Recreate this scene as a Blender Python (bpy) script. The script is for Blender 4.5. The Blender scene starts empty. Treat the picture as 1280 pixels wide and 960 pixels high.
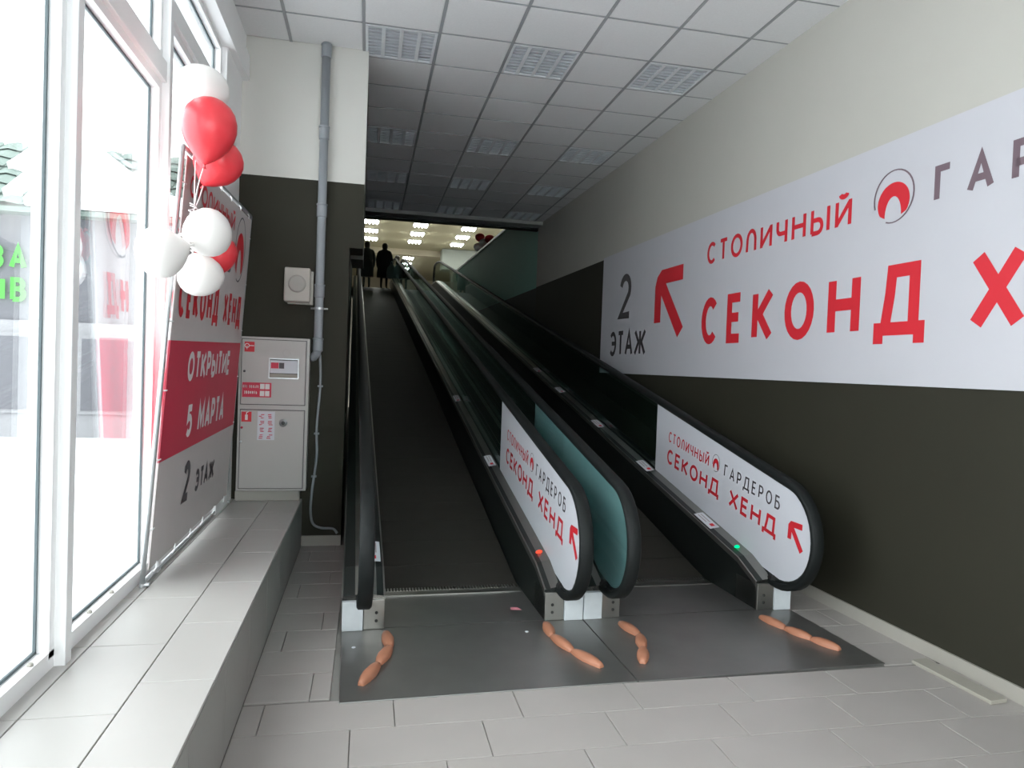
import bpy, bmesh, math, random
from mathutils import Vector, Matrix
random.seed(7)
scene = bpy.context.scene
C = scene.collection

# ------------------------------------------------------------------ camera, world, exposure
PITCH, YAW, ROLL, FPX = -0.0238, 0.2068, 0.0363, 862.9
CAMZ = 1.646
fw = Vector((math.sin(YAW)*math.cos(PITCH), math.cos(YAW)*math.cos(PITCH), math.sin(PITCH)))
rt = Vector((math.cos(YAW), -math.sin(YAW), 0)); up = rt.cross(fw)
r2 = rt*math.cos(ROLL) + up*math.sin(ROLL); u2 = up*math.cos(ROLL) - rt*math.sin(ROLL)
cd = bpy.data.cameras.new('camera'); cam = bpy.data.objects.new('camera', cd); C.objects.link(cam)
cd.sensor_width = 36.0; cd.lens = FPX/1280*36.0; cd.clip_end = 300; cd.clip_start = 0.05
mw = Matrix((( r2.x, u2.x, -fw.x, 0), (r2.y, u2.y, -fw.y, 0), (r2.z, u2.z, -fw.z, CAMZ), (0, 0, 0, 1)))
cam.matrix_world = mw
scene.camera = cam

world = bpy.data.worlds.new('world'); scene.world = world; world.use_nodes = True
bg = world.node_tree.nodes['Background']
bg.inputs[0].default_value = (0.93, 0.97, 1.0, 1)      # even overcast sky
bg.inputs[1].default_value = 6.6
scene.view_settings.view_transform = 'Standard'
scene.view_settings.look = 'None'
scene.view_settings.gamma = 1.0
scene.view_settings.exposure = 0.0
scene.view_settings.use_curve_mapping = False
cy = scene.cycles
cy.max_bounces = 10; cy.diffuse_bounces = 5; cy.glossy_bounces = 5; cy.transparent_max_bounces = 24
cy.caustics_reflective = False; cy.caustics_refractive = False
cy.sample_clamp_indirect = 6.0

# ------------------------------------------------------------------ materials
def principled(name):
    m = bpy.data.materials.new(name); m.use_nodes = True
    return m, m.node_tree, m.node_tree.nodes['Principled BSDF']
def shade(nt, rgb, var, scale):
    tc = nt.nodes.new('ShaderNodeTexCoord'); nz = nt.nodes.new('ShaderNodeTexNoise')
    nz.inputs['Scale'].default_value = scale; nz.inputs['Detail'].default_value = 4
    nt.links.new(tc.outputs['Object'], nz.inputs['Vector'])
    mx = nt.nodes.new('ShaderNodeMix'); mx.data_type = 'RGBA'
    mx.inputs[6].default_value = tuple(c*(1-var) for c in rgb)+(1,)
    mx.inputs[7].default_value = tuple(min(1, c*(1+var)) for c in rgb)+(1,)
    nt.links.new(nz.outputs['Fac'], mx.inputs[0])
    return mx.outputs[2], nz.outputs['Fac']
def M(name, rgb, rough=0.5, metal=0.0, var=0.06, scale=6.0, bump=0.0, spec=0.5):
    m, nt, b = principled(name)
    col, fac = shade(nt, rgb, var, scale)
    nt.links.new(col, b.inputs['Base Color'])
    b.inputs['Roughness'].default_value = rough; b.inputs['Metallic'].default_value = metal
    b.inputs['Specular IOR Level'].default_value = spec
    if bump:
        bp = nt.nodes.new('ShaderNodeBump'); bp.inputs['Strength'].default_value = bump; bp.inputs['Distance'].default_value = 0.01
        nt.links.new(fac, bp.inputs['Height']); nt.links.new(bp.outputs[0], b.inputs['Normal'])
    return m
def two_tone(name, low, high, zsplit, rough=0.7):
    m, nt, b = principled(name)
    c1, f1 = shade(nt, low, 0.10, 2.5); c2, f2 = shade(nt, high, 0.04, 2.0)
    g = nt.nodes.new('ShaderNodeNewGeometry'); s = nt.nodes.new('ShaderNodeSeparateXYZ')
    nt.links.new(g.outputs['Position'], s.inputs[0])
    gt = nt.nodes.new('ShaderNodeMath'); gt.operation = 'GREATER_THAN'; gt.inputs[1].default_value = zsplit
    nt.links.new(s.outputs['Z'], gt.inputs[0])
    mx = nt.nodes.new('ShaderNodeMix'); mx.data_type = 'RGBA'
    nt.links.new(gt.outputs[0], mx.inputs[0]); nt.links.new(c1, mx.inputs[6]); nt.links.new(c2, mx.inputs[7])
    nt.links.new(mx.outputs[2], b.inputs['Base Color']); b.inputs['Roughness'].default_value = rough; b.inputs['Specular IOR Level'].default_value = 0.25
    return m
def emit(name, rgb, s):
    m = bpy.data.materials.new(name); m.use_nodes = True; nt = m.node_tree; nt.nodes.clear()
    e = nt.nodes.new('ShaderNodeEmission'); e.inputs[0].default_value = rgb+(1,); e.inputs[1].default_value = s
    o = nt.nodes.new('ShaderNodeOutputMaterial'); nt.links.new(e.outputs[0], o.inputs[0])
    return m
def glass(name, tint, boost=1.0, rough=0.0):
    m = bpy.data.materials.new(name); m.use_nodes = True; nt = m.node_tree; nt.nodes.clear()
    t = nt.nodes.new('ShaderNodeBsdfTransparent'); t.inputs[0].default_value = tint+(1,)
    g = nt.nodes.new('ShaderNodeBsdfGlossy'); g.inputs['Roughness'].default_value = rough
    geo = nt.nodes.new('ShaderNodeNewGeometry')
    ior = nt.nodes.new('ShaderNodeMix'); ior.inputs[2].default_value = 1.5; ior.inputs[3].default_value = 1/1.5
    nt.links.new(geo.outputs['Backfacing'], ior.inputs[0])
    fr = nt.nodes.new('ShaderNodeFresnel'); nt.links.new(ior.outputs[0], fr.inputs[0])
    mul = nt.nodes.new('ShaderNodeMath'); mul.operation = 'MULTIPLY'; mul.inputs[1].default_value = boost; mul.use_clamp = True
    nt.links.new(fr.outputs[0], mul.inputs[0])
    mx = nt.nodes.new('ShaderNodeMixShader'); o = nt.nodes.new('ShaderNodeOutputMaterial')
    nt.links.new(mul.outputs[0], mx.inputs[0]); nt.links.new(t.outputs[0], mx.inputs[1]); nt.links.new(g.outputs[0], mx.inputs[2])
    nt.links.new(mx.outputs[0], o.inputs[0])
    return m

OLIVE = (0.028, 0.0265, 0.018)
m_wall = two_tone('two_tone_wall_paint', OLIVE, (0.50, 0.485, 0.44), 3.205)
m_pillar = two_tone('pillar_paint', OLIVE, (0.62, 0.61, 0.57), 3.225)
m_teal = two_tone('landing_wall_paint', (0.030, 0.034, 0.030), (0.34, 0.68, 0.57), 3.205)  # upper tone: cream wall with the teal cast of the hall light coloured in
m_darkwall = M('dark_plaster', (0.05, 0.05, 0.042), 0.8)
m_ceil = M('ceiling_tile', (0.80, 0.80, 0.80), 0.9, var=0.05, scale=60)
m_grid = M('ceiling_grid', (0.36, 0.37, 0.38), 0.6)
m_grout = M('grout', (0.22, 0.215, 0.20), 0.9)
m_floort = M('floor_tile', (0.375, 0.35, 0.33), 0.38, var=0.07, scale=3.0)
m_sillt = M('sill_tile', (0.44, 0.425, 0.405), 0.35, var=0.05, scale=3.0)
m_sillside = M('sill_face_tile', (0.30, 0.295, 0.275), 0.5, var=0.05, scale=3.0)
m_base = M('skirting_tile', (0.38, 0.36, 0.32), 0.45)
m_white = M('white_frame', (0.90, 0.90, 0.90), 0.4, var=0.02)
m_gasket = M('gasket', (0.10, 0.13, 0.14), 0.6)
m_pane = glass('window_glass', (0.97, 0.985, 0.98), 1.5)
m_bal = glass('green_glass', (0.80, 0.94, 0.92), 1.0)
m_steel = M('brushed_steel', (0.30, 0.295, 0.275), 0.30, 0.9, var=0.08, scale=5)
m_plate = M('plate_steel', (0.25, 0.247, 0.237), 0.36, 0.75, var=0.22, scale=3)
m_skirt = M('black_skirt', (0.009, 0.012, 0.011), 0.45)
m_pallet = M('pallet_metal', (0.026, 0.024, 0.019), 0.65, 0.0, var=0.15)
m_rubber = M('black_rubber', (0.010, 0.012, 0.012), 0.55, spec=0.2)
m_boxw = M('white_end_box', (0.62, 0.66, 0.68), 0.55, var=0.12, scale=14)
m_sign = M('sign_board', (0.62, 0.63, 0.675), 0.5, var=0.015)
m_poster = M('poster_vinyl', (0.53, 0.525, 0.56), 0.6, var=0.015)
m_red = M('red_print', (0.62, 0.022, 0.035), 0.5, var=0.03)
m_gray = M('dark_grey_print', (0.07, 0.062, 0.07), 0.5, var=0.03)
m_maroon = M('grey_brown_print', (0.16, 0.11, 0.13), 0.5, var=0.03)
m_wprint = M('white_print', (0.78, 0.74, 0.74), 0.5, var=0.02)
m_canvas = M('banner_canvas', (0.58, 0.53, 0.52), 0.6, var=0.03)
m_canvasred = M('banner_red', (0.58, 0.035, 0.075), 0.55, var=0.04)
m_pale = M('pale_print', (0.40, 0.33, 0.34), 0.6)
m_alu = M('aluminium_tube', (0.55, 0.57, 0.58), 0.35, 0.7)
m_ballw = M('white_latex', (0.86, 0.83, 0.80), 0.35, var=0.01)
m_ballr = M('red_latex', (0.78, 0.05, 0.065), 0.3, var=0.02)
m_ribbon = M('curling_ribbon', (0.75, 0.68, 0.68), 0.3)
m_cab = M('cabinet_white', (0.46, 0.44, 0.42), 0.4, var=0.03)
m_pipe = M('grey_pvc', (0.27, 0.29, 0.31), 0.45, var=0.04)
m_spk = M('speaker_white', (0.44, 0.41, 0.37), 0.55, var=0.03)
m_spkg = M('speaker_grille', (0.39, 0.37, 0.34), 0.7, var=0.05)
m_black = M('black_plastic', (0.015, 0.015, 0.015), 0.5)
m_orange = M('orange_rubber', (0.42, 0.18, 0.105), 0.5, var=0.10, scale=12)
m_lumw = M('luminaire_white', (0.80, 0.82, 0.84), 0.35, var=0.02)
m_louv = M('louver_grey', (0.58, 0.61, 0.64), 0.40, 0.0, var=0.03)
m_tube = emit('lit_tube', (0.97, 1.0, 0.93), 38.0)
m_hallceil = M('upper_ceiling', (0.50, 0.47, 0.34), 0.8, var=0.04)
m_hallwall = M('upper_wall', (0.55, 0.50, 0.40), 0.8, var=0.05)
m_hallfloor = M('upper_floor', (0.40, 0.38, 0.34), 0.5)
m_bulk = M('bulkhead', (0.30, 0.33, 0.31), 0.7)
m_snow = M('snow', (0.86, 0.87, 0.89), 0.9, var=0.02)
m_roof = M('roof_tiles', (0.15, 0.19, 0.17), 0.8, var=0.25, scale=3)
m_facade = M('grey_facade', (0.15, 0.15, 0.165), 0.8, var=0.05)
m_facadew = M('white_facade', (0.30, 0.30, 0.31), 0.8, var=0.04)
m_green = emit('green_sign_light', (0.30, 1.0, 0.28), 1.6)
m_ledr = emit('red_led', (1.0, 0.08, 0.04), 1.6)
m_ledg = emit('green_led', (0.0, 0.9, 0.32), 1.3)
m_board = M('pale_board', (0.36, 0.34, 0.29), 0.6)
m_skin = M('skin', (0.55, 0.36, 0.28), 0.5)
m_hair = M('dark_hair', (0.03, 0.025, 0.02), 0.6)
m_coatg = M('grey_coat', (0.06, 0.075, 0.07), 0.8)
m_coatb = M('black_coat', (0.014, 0.016, 0.017), 0.8)
m_bag = M('pale_blue_bag', (0.22, 0.32, 0.34), 0.5)
m_bagd = M('blue_bag', (0.04, 0.07, 0.12), 0.5)

# ------------------------------------------------------------------ geometry helpers
MAT = {}
def wm(o): return MAT.get(o.name, Matrix.Identity(4))
class MB:
    def __init__(s): s.v = []; s.f = []
    def add(s, vs, fs):
        n = len(s.v); s.v += [tuple(v) for v in vs]; s.f += [tuple(i+n for i in f) for f in fs]; return s
    def hexa(s, p):
        return s.add(p, [(0,3,2,1),(4,5,6,7),(0,1,5,4),(1,2,6,5),(2,3,7,6),(3,0,4,7)])
    def box(s, x0, x1, y0, y1, z0, z1):
        return s.hexa([(x0,y0,z0),(x1,y0,z0),(x1,y1,z0),(x0,y1,z0),(x0,y0,z1),(x1,y0,z1),(x1,y1,z1),(x0,y1,z1)])
    def prism(s, pts, fa, fb):          # polygon pts (2d), fa/fb map them to the two end faces
        n = len(pts)
        return s.add([fa(*p) for p in pts]+[fb(*p) for p in pts],
                     [tuple(range(n-1,-1,-1)), tuple(range(n,2*n))]+[(i,(i+1)%n,n+(i+1)%n,n+i) for i in range(n)])
    def tube(s, pts, r, n=8, caps=True):
        pts = [Vector(p) for p in pts]; rings = []; prev = None
        for i, p in enumerate(pts):
            d = (pts[min(i+1,len(pts)-1)]-pts[max(i-1,0)]).normalized()
            if prev is None:
                a = d.orthogonal().normalized()
            else:
                a = (prev - d*prev.dot(d)).normalized()
            prev = a; b = d.cross(a); rr = r[i] if isinstance(r,(list,tuple)) else r
            rings.append([p+(a*math.cos(2*math.pi*k/n)+b*math.sin(2*math.pi*k/n))*rr for k in range(n)])
        return s.rings(rings, caps)
    def rings(s, rings, caps=True):
        n = len(rings[0]); vs = [q for rg in rings for q in rg]; fs = []
        for i in range(len(rings)-1):
            for k in range(n):
                fs.append((i*n+k, i*n+(k+1)%n, (i+1)*n+(k+1)%n, (i+1)*n+k))
        if caps: fs += [tuple(range(n-1,-1,-1)), tuple(range((len(rings)-1)*n, len(rings)*n))]
        return s.add(vs, fs)
    def lathe(s, prof, n=20, loc=(0,0,0), axis=Vector((0,0,1)), squash=1.0):
        axis = Vector(axis).normalized(); a = axis.orthogonal().normalized(); b = axis.cross(a); L = Vector(loc)
        return s.rings([[L+axis*z+(a*math.cos(2*math.pi*k/n)+b*math.sin(2*math.pi*k/n)*squash)*r for k in range(n)] for r, z in prof])
    def build(s, name, mat, parent=None, smooth=False, bevel=0, local=False):
        me = bpy.data.meshes.new(name); me.from_pydata([tuple(v) for v in s.v], [], s.f)
        if parent is not None and not local: me.transform(wm(parent).inverted())
        bm = bmesh.new(); bm.from_mesh(me); bmesh.ops.recalc_face_normals(bm, faces=bm.faces); bm.to_mesh(me); bm.free()
        me.materials.append(mat)
        if smooth:
            for p in me.polygons: p.use_smooth = True
        o = bpy.data.objects.new(name, me); C.objects.link(o)
        if parent is not None:
            o.parent = parent; MAT[o.name] = wm(parent)
        if bevel:
            b = o.modifiers.new('bevel', 'BEVEL'); b.width = bevel; b.segments = 2; b.limit_method = 'ANGLE'
        return o
def smooth_by_angle(o, ang=35):
    me = o.data
    for p in me.polygons: p.use_smooth = True
    bm = bmesh.new(); bm.from_mesh(me)
    for e in bm.edges:
        e.smooth = len(e.link_faces) == 2 and e.calc_face_angle(0) < math.radians(ang)
    bm.to_mesh(me); bm.free(); return o
def tag(o, label, cat, group=None):
    o['label'] = label; o['category'] = cat
    if group: o['group'] = group
    return o
def struct(o): o['kind'] = 'structure'; return o
def empty(name, loc, rz=0.0):
    o = bpy.data.objects.new(name, None); C.objects.link(o); o.location = loc; o.rotation_euler = (0,0,rz)
    o.empty_display_size = 0.1
    MAT[o.name] = Matrix.Translation(loc) @ Matrix.Rotation(rz, 4, 'Z'); return o
def thing(name, label, cat, loc, rz=0.0, group=None):
    return tag(empty(name, loc, rz), label, cat, group)
def copy_tree(o, parent=None):
    c = o.copy(); C.objects.link(c); c.parent = parent
    for ch in list(o.children): copy_tree(ch, c)
    return c
def share(o, loc, parent):       # copy of a piece sharing mesh data
    c = o.copy(); C.objects.link(c); c.parent = parent; c.location = loc; return c

# ------------------------------------------------------------------ stroke lettering
def ell(cx, cy_, rx, ry, a0, a1, n=14):
    return [(cx+rx*math.cos(math.radians(a0+(a1-a0)*i/n)), cy_+ry*math.sin(math.radians(a0+(a1-a0)*i/n))) for i in range(n+1)]
G = {
 'С': (.56, [ell(.52,.5,.52,.5,45,315,18)]), 'Т': (.50, [[(0,1),(1,1)],[(.5,1),(.5,0)]]),
 'О': (.64, [ell(.5,.5,.5,.5,0,360,24)]), 'Л': (.54, [[(0,0),(.02,.45)]+ell(.5,.5,.48,.5,175,5,12)+[(.98,.45),(1,0)]]),
 'И': (.56, [[(0,1),(0,0)],[(1,1),(1,0)],[(0,.06),(1,.94)]]),
 'Й': (.56, [[(0,1),(0,0)],[(1,1),(1,0)],[(0,.06),(1,.94)],ell(.5,1.28,.26,.12,180,360,8)]),
 'Ч': (.50, [[(0,1),(0,.66)]+ell(.35,.66,.35,.24,180,270,6)+[(1,.42)],[(1,1),(1,0)]]),
 'Н': (.58, [[(0,1),(0,0)],[(1,1),(1,0)],[(0,.52),(1,.52)]]),
 'Ы': (.72, [[(0,1),(0,0)],[(0,.56),(.36,.56)]+ell(.36,.28,.26,.28,90,-90,8)+[(0,0)],[(1,1),(1,0)]]),
 'Г': (.44, [[(0,0),(0,1),(1,1)]]), 'А': (.60, [[(0,0),(.5,1),(1,0)],[(.18,.33),(.82,.33)]]),
 'Р': (.50, [[(0,0),(0,1),(.55,1)]+ell(.55,.72,.45,.28,90,-90,8)+[(0,.44)]]),
 'Д': (.68, [[(-.06,-.26),(-.06,0),(1.06,0),(1.06,-.26)],[(.12,0),(.24,.6),(.28,1),(.90,1),(.90,0)]]),
 'Е': (.46, [[(1,1),(0,1),(0,0),(1,0)],[(0,.52),(.88,.52)]]),
 'Б': (.52, [[(.9,1),(0,1),(0,0),(.55,0)]+ell(.55,.29,.45,.29,-90,90,8)+[(0,.58)]]),
 'К': (.54, [[(0,1),(0,0)],[(0,.52),(.28,.52),(1,1)],[(.28,.52),(1,0)]]),
 'Х': (.60, [[(0,0),(1,1)],[(0,1),(1,0)]]),
 'Э': (.56, [ell(.45,.5,.55,.5,135,-135,18),[(.25,.52),(.98,.52)]]),
 'Ж': (.84, [[(.5,1),(.5,0)],[(0,1),(.36,.52),(0,0)],[(1,1),(.64,.52),(1,0)],[(.3,.52),(.7,.52)]]),
 'М': (.72, [[(0,0),(.06,1),(.5,.25),(.94,1),(1,0)]]), 'П': (.56, [[(0,0),(0,1),(1,1),(1,0)]]),
 'З': (.50, [ell(.4,.75,.55,.25,140,-70,10),ell(.4,.27,.6,.27,80,-140,10)]),
 'В': (.54, [[(0,0),(0,1),(.5,1)]+ell(.5,.77,.4,.23,90,-90,8)+[(0,.54)],[(.5,.54)]+ell(.5,.27,.5,.27,90,-90,8)+[(0,0)]]),
 'Ь': (.50, [[(0,1),(0,0),(.5,0)]+ell(.5,.28,.5,.28,-90,90,8)+[(0,.56)]]),
 '2': (.54, [ell(.5,.70,.48,.30,165,-30,12)+[(0,0),(1,0)]]), '5': (.54, [[(.92,1),(.12,1),(.06,.56)]+ell(.45,.32,.55,.32,110,-140,12)]),
 '0': (.56, [ell(.5,.5,.5,.5,0,360,20)]), '1': (.30, [[(0,.75),(1,1),(1,0)]]), ' ': (.42, []),
}
def ribbon(mb, pts, t, mp):
    pts = [Vector((p[0], p[1])) for p in pts]
    pts = [p for i, p in enumerate(pts) if i == 0 or (p-pts[i-1]).length > 1e-5]; n = len(pts)
    closed = (pts[0]-pts[-1]).length < 1e-6
    if closed: pts = pts[:-1]; n -= 1
    L, R = [], []
    for i, p in enumerate(pts):
        d0 = (p-pts[i-1]).normalized() if (i > 0 or closed) else None
        d1 = (pts[(i+1) % n]-p).normalized() if (i < n-1 or closed) else None
        if d0 is None: d0 = d1
        if d1 is None: d1 = d0
        tn = d0+d1
        tn = tn.normalized() if tn.length > 1e-6 else d1
        nr = Vector((-tn.y, tn.x)); k = max(0.45, nr.dot(Vector((-d1.y, d1.x))))
        L.append(p+nr*t/2/k); R.append(p-nr*t/2/k)
    vs = [mp(*q) for q in L]+[mp(*q) for q in R]
    fs = [(i, (i+1) % n, n+(i+1) % n, n+i) for i in range(n if closed else n-1)]
    mb.add(vs, fs)
def text(parent, mat, s, x, y, h, t, mp, width=None, gr=0.22, hs=1.0, lift=None, local=True, small=False):
    """letters of one line, each its own part (joined only where too small to tell apart)"""
    gap = gr*h
    if width is not None and len(s) > 1: hs = (width-gap*(len(s)-1))/sum(G[c][0]*h for c in s)
    joined = MB()
    for c in s:
        w = G[c][0]*h*hs; mb = joined if small else MB()
        for q, pl in enumerate(G[c][1]):
            f = mp if lift is None else (lambda u, v, q=q: tuple(Vector(mp(u, v))+Vector(lift)*(.0004*q)))
            ribbon(mb, [(x+t/2+p[0]*(w-t), y+t/2+p[1]*(h-t)) for p in pl], t, f)
        if mb.v and not small: mb.build('letter', mat, parent, local=local)
        x += w+gap
    if small:
        o = joined.build('lettering', mat, parent, local=local); o['kind'] = 'stuff'
def logo(mb_red, mb_grey, cx, cy_, rx, ry, mp):   # ring with a horseshoe arch inside
    n = 36
    for i in range(n):
        a0, a1 = 2*math.pi*i/n, 2*math.pi*(i+1)/n
        if math.radians(195) < a0 < math.radians(250) : continue
        w0, w1 = [0.045+0.03*abs(math.cos(a)) for a in (a0, a1)]
        mb_grey.add([mp(cx+rx*math.cos(a0), cy_+ry*math.sin(a0)), mp(cx+rx*math.cos(a1), cy_+ry*math.sin(a1)),
                     mp(cx+rx*(1-w1)*math.cos(a1), cy_+ry*(1-w1)*math.sin(a1)), mp(cx+rx*(1-w0)*math.cos(a0), cy_+ry*(1-w0)*math.sin(a0))], [(0,1,2,3)])
    out = [(cx+rx*.78*math.cos(math.radians(a)), cy_+ry*(-.22+.74*math.sin(math.radians(a)))) for a in range(214, -35, -8)]
    inn = [(cx+rx*.40*math.cos(math.radians(a)), cy_+ry*(-.72+.72*math.sin(math.radians(a)))) for a in range(184, -5, -6)]
    m = min(len(out), len(inn))
    o2 = [out[int(i*(len(out)-1)/(m-1))] for i in range(m)]; i2 = [inn[int(i*(len(inn)-1)/(m-1))] for i in range(m)]
    mb_red.add([mp(*p) for p in o2]+[mp(*p) for p in i2], [(i, i+1, m+i+1, m+i) for i in range(m-1)])

# ================================================================== SETTING
CZ = 4.396
def wx(y): return 3.44-0.0245*y            # right wall line
# --- floor
floor = struct(MB().box(-1.3, 3.75, -2.6, 26, -0.25, -0.010).build('floor', m_grout))
def clip_tiles(parent, name, mat, regions, xjoint, yjoint, tw, td, off, z0, z1, gap=0.004, sub=None):
    cache = {}
    for (ax0, ax1, ay0, ay1) in regions:
        r0 = math.floor((ay0-yjoint)/td)-1; r1 = math.ceil((ay1-yjoint)/td)+1
        for r in range(r0, r1):
            ya, yb = max(ay0, yjoint+r*td), min(ay1, yjoint+(r+1)*td)
            if yb-ya < 0.03: continue
            o = xjoint+off*r
            for i in range(math.floor((ax0-o)/tw)-1, math.ceil((ax1-o)/tw)+1):
                xa, xb = max(ax0, o+i*tw), min(ax1, o+(i+1)*tw)
                if xb-xa < 0.03: continue
                key = (round(xb-xa, 4), round(yb-ya, 4))
                if key not in cache:
                    w, d = (xb-xa)/2-gap/2, (yb-ya)/2-gap/2
                    b = 0.002
                    mb = MB(); mb.rings([[(-w,-d,z0),(w,-d,z0),(w,d,z0),(-w,d,z0)], [(-w,-d,z1-b),(w,-d,z1-b),(w,d,z1-b),(-w,d,z1-b)],
                                         [(-w+b,-d+b,z1),(w-b,-d+b,z1),(w-b,d-b,z1),(-w+b,d-b,z1)]])
                    t = mb.build(name, mat, parent, local=True); cache[key] = t
                    t.location = ((xa+xb)/2, (ya+yb)/2, 0)
                else:
                    share(cache[key], ((xa+xb)/2, (ya+yb)/2, 0), parent)
clip_tiles(floor, 'floor_tile', m_floort, [(-0.53, 3.36, 1.0, 3.405), (-0.53, -0.13, 3.426, 6.33), (2.99, 3.34, 3.426, 7.2)],
           -0.028, 2.826, 0.6, 0.3, 0.2, -0.010, 0.0)
# near floor behind the tiles of the view
MB().box(-0.53, 3.5, -2.6, 1.0, -0.01, -0.001).build('floor_screed', m_floort, floor)

# --- window sill (tiled plinth)
sill = struct(MB().box(-1.32, -0.54, -2.6, 6.33, 0.0, 0.408).build('trim_1', m_grout))
clip_tiles(sill, 'sill_tile', m_sillt, [(-1.10, -0.80, 0.7, 6.33)], -1.10, 2.54, 0.3, 0.6, 0, 0.408, 0.42)
clip_tiles(sill, 'sill_tile', m_sillt, [(-0.80, -0.53, 0.7, 6.33)], -0.80, 2.77, 0.3, 0.6, 0, 0.408, 0.42)
clip_tiles(sill, 'sill_tile', m_sillt, [(-1.32, -1.10, 0.7, 6.33)], -1.32, 2.54, 0.3, 0.6, 0, 0.408, 0.42)
for k in range(10):
    y0 = 0.57+0.6*k
    MB().box(-0.541, -0.530, y0+.002, min(y0+.598, 6.325), 0.002, 0.407).build('sill_face_tile', m_sillside, sill)

# --- right wall, skirting
def wallprism(y0, y1, z0, z1, th, dx=0.0):
    return MB().hexa([(wx(y0)+dx,y0,z0),(wx(y0)+dx+th,y0,z0),(wx(y1)+dx+th,y1,z0),(wx(y1)+dx,y1,z0),
                      (wx(y0)+dx,y0,z1),(wx(y0)+dx+th,y0,z1),(wx(y1)+dx+th,y1,z1),(wx(y1)+dx,y1,z1)])
wall_right = struct(wallprism(-2.6, 12.95, -0.25, CZ+0.3, 0.25).build('wall_right', m_wall))
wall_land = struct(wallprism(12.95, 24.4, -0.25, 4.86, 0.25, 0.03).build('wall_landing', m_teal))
MB().hexa([(wx(12.95)+0.0,12.98,4.86),(wx(12.95)+.30,12.98,4.86),(wx(24.4)+.30,24.4,4.86),(wx(24.4)+0.0,24.4,4.86),
           (wx(12.95)+0.0,12.98,4.91),(wx(12.95)+.30,12.98,4.91),(wx(24.4)+.30,24.4,4.91),(wx(24.4)+0.0,24.4,4.91)]).build('coping', m_white, wall_land)
bb = struct(wallprism(-2.6, 9.5, 0.0, 0.085, 0.03, -0.016).build('baseboard_right', m_base))

# --- pillar wall with notch, left hall wall
pil = [(-1.3,0),(-0.19,0),(-0.19,2.655),(-0.075,2.655),(-0.075,CZ+.02),(-1.3,CZ+.02)]
pillar = struct(MB().prism(pil, lambda x,z: (x,6.33,z), lambda x,z: (x,6.75,z)).build('wall_back', m_pillar))
struct(MB().box(-0.53, -0.19, 6.312, 6.33, 0, 0.09).build('baseboard_back', m_base))
wl = struct(MB().hexa([(-0.60,6.75,-.2),(-0.22,6.75,-.2),(-0.66,26,-.2),(-1.1,26,-.2),(-0.60,6.75,7.4),(-0.22,6.75,7.4),(-0.66,26,7.4),(-1.1,26,7.4)]).build('wall_left', m_darkwall))
MB().box(-0.19, -0.075, 6.75, 7.4, 2.62, CZ).build('lintel', m_darkwall, wl)

# --- ceiling with grid, tiles
ceil = struct(MB().box(-1.4, 3.75, -2.6, 12.95, CZ+0.06, CZ+0.3).build('ceiling', m_ceil))
T = 0.618; GX0, GY0 = -0.1157, 5.198
LUM = {(c, r) for c in (0, 2, 4) for r in (1, 5, 8, 11)}
tile_cache = {}
def ctile(xa, xb, ya, yb):
    g = 0.011
    key = (round(xb-xa,3), round(yb-ya,3))
    if key in tile_cache:
        share(tile_cache[key], ((xa+xb)/2,(ya+yb)/2,0), ceil); return
    w, d = (xb-xa)/2-g, (yb-ya)/2-g; b = .006
    mb = MB(); mb.rings([[(-w,-d,CZ+.03),(w,-d,CZ+.03),(w,d,CZ+.03),(-w,d,CZ+.03)],[(-w,-d,CZ+.004),(w,-d,CZ+.004),(w,d,CZ+.004),(-w,d,CZ+.004)],
                         [(-w+b,-d+b,CZ),(w-b,-d+b,CZ),(w-b,d-b,CZ),(-w+b,d-b,CZ)]])
    t = mb.build('ceiling_tile', m_ceil, ceil, local=True); t.location = ((xa+xb)/2,(ya+yb)/2,0); tile_cache[key] = t
def wtile(xa, ya, yb):      # cut tile against the slanting right wall
    g = 0.011
    MB().hexa([(xa+g,ya+g,CZ),(wx(ya),ya+g,CZ),(wx(yb),yb-g,CZ),(xa+g,yb-g,CZ),(xa+g,ya+g,CZ+.03),(wx(ya),ya+g,CZ+.03),(wx(yb),yb-g,CZ+.03),(xa+g,yb-g,CZ+.03)]).build('ceiling_tile', m_ceil, ceil)
for r in range(-9, 13):
    ya, yb = GY0+r*T, GY0+(r+1)*T
    if yb > 12.9: yb = 12.9
    if yb-ya < .05: continue
    for c in range(-2, 6):
        if (c, r) in LUM: continue
        xa, xb = GX0+c*T, GX0+(c+1)*T
        if c < 0:
            xa = max(xa, -1.19)
            if ya > 6.3: continue
            ye = min(yb, 6.33)
            if ye-ya > .04 and xb-xa > .04: ctile(xa, xb, ya, ye)
        elif c == 5 :
            if wx(ya) < xb: wtile(xa, ya, yb)
            else: ctile(xa, xb, ya, yb)
        else: ctile(xa, xb, ya, yb)
    if wx(ya) > GX0+6*T+.02: wtile(GX0+6*T, ya, yb)
for c in range(-1, 7):
    x = GX0+c*T
    y1 = 12.9 if c >= 0 else 6.33
    if c == 6: y1 = 4.4
    MB().box(x-.012, x+.012, -.4, y1, CZ-.002, CZ+.035).build('main_runner', m_grid, ceil)
for r in range(-8, 13):
    y = GY0+r*T
    if y > 12.9: continue
    MB().box(-1.2 if y < 6.33 else GX0, wx(y), y-.007, y+.007, CZ-.0005, CZ+.03).build('cross_tee', m_grid, ceil)
# header beam at the end of the hall ceiling
hd = struct(MB().box(-0.35, 3.16, 12.64, 12.95, 4.335, CZ+.3).build('trim_2', M('header_paint', (0.33, 0.33, 0.31), 0.8)))
struct(MB().box(-0.5, 3.2, 12.95, 13.15, 4.305, 7.4).build('wall_header', M('header_dark', (0.05, 0.06, 0.055), 0.8)))

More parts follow.
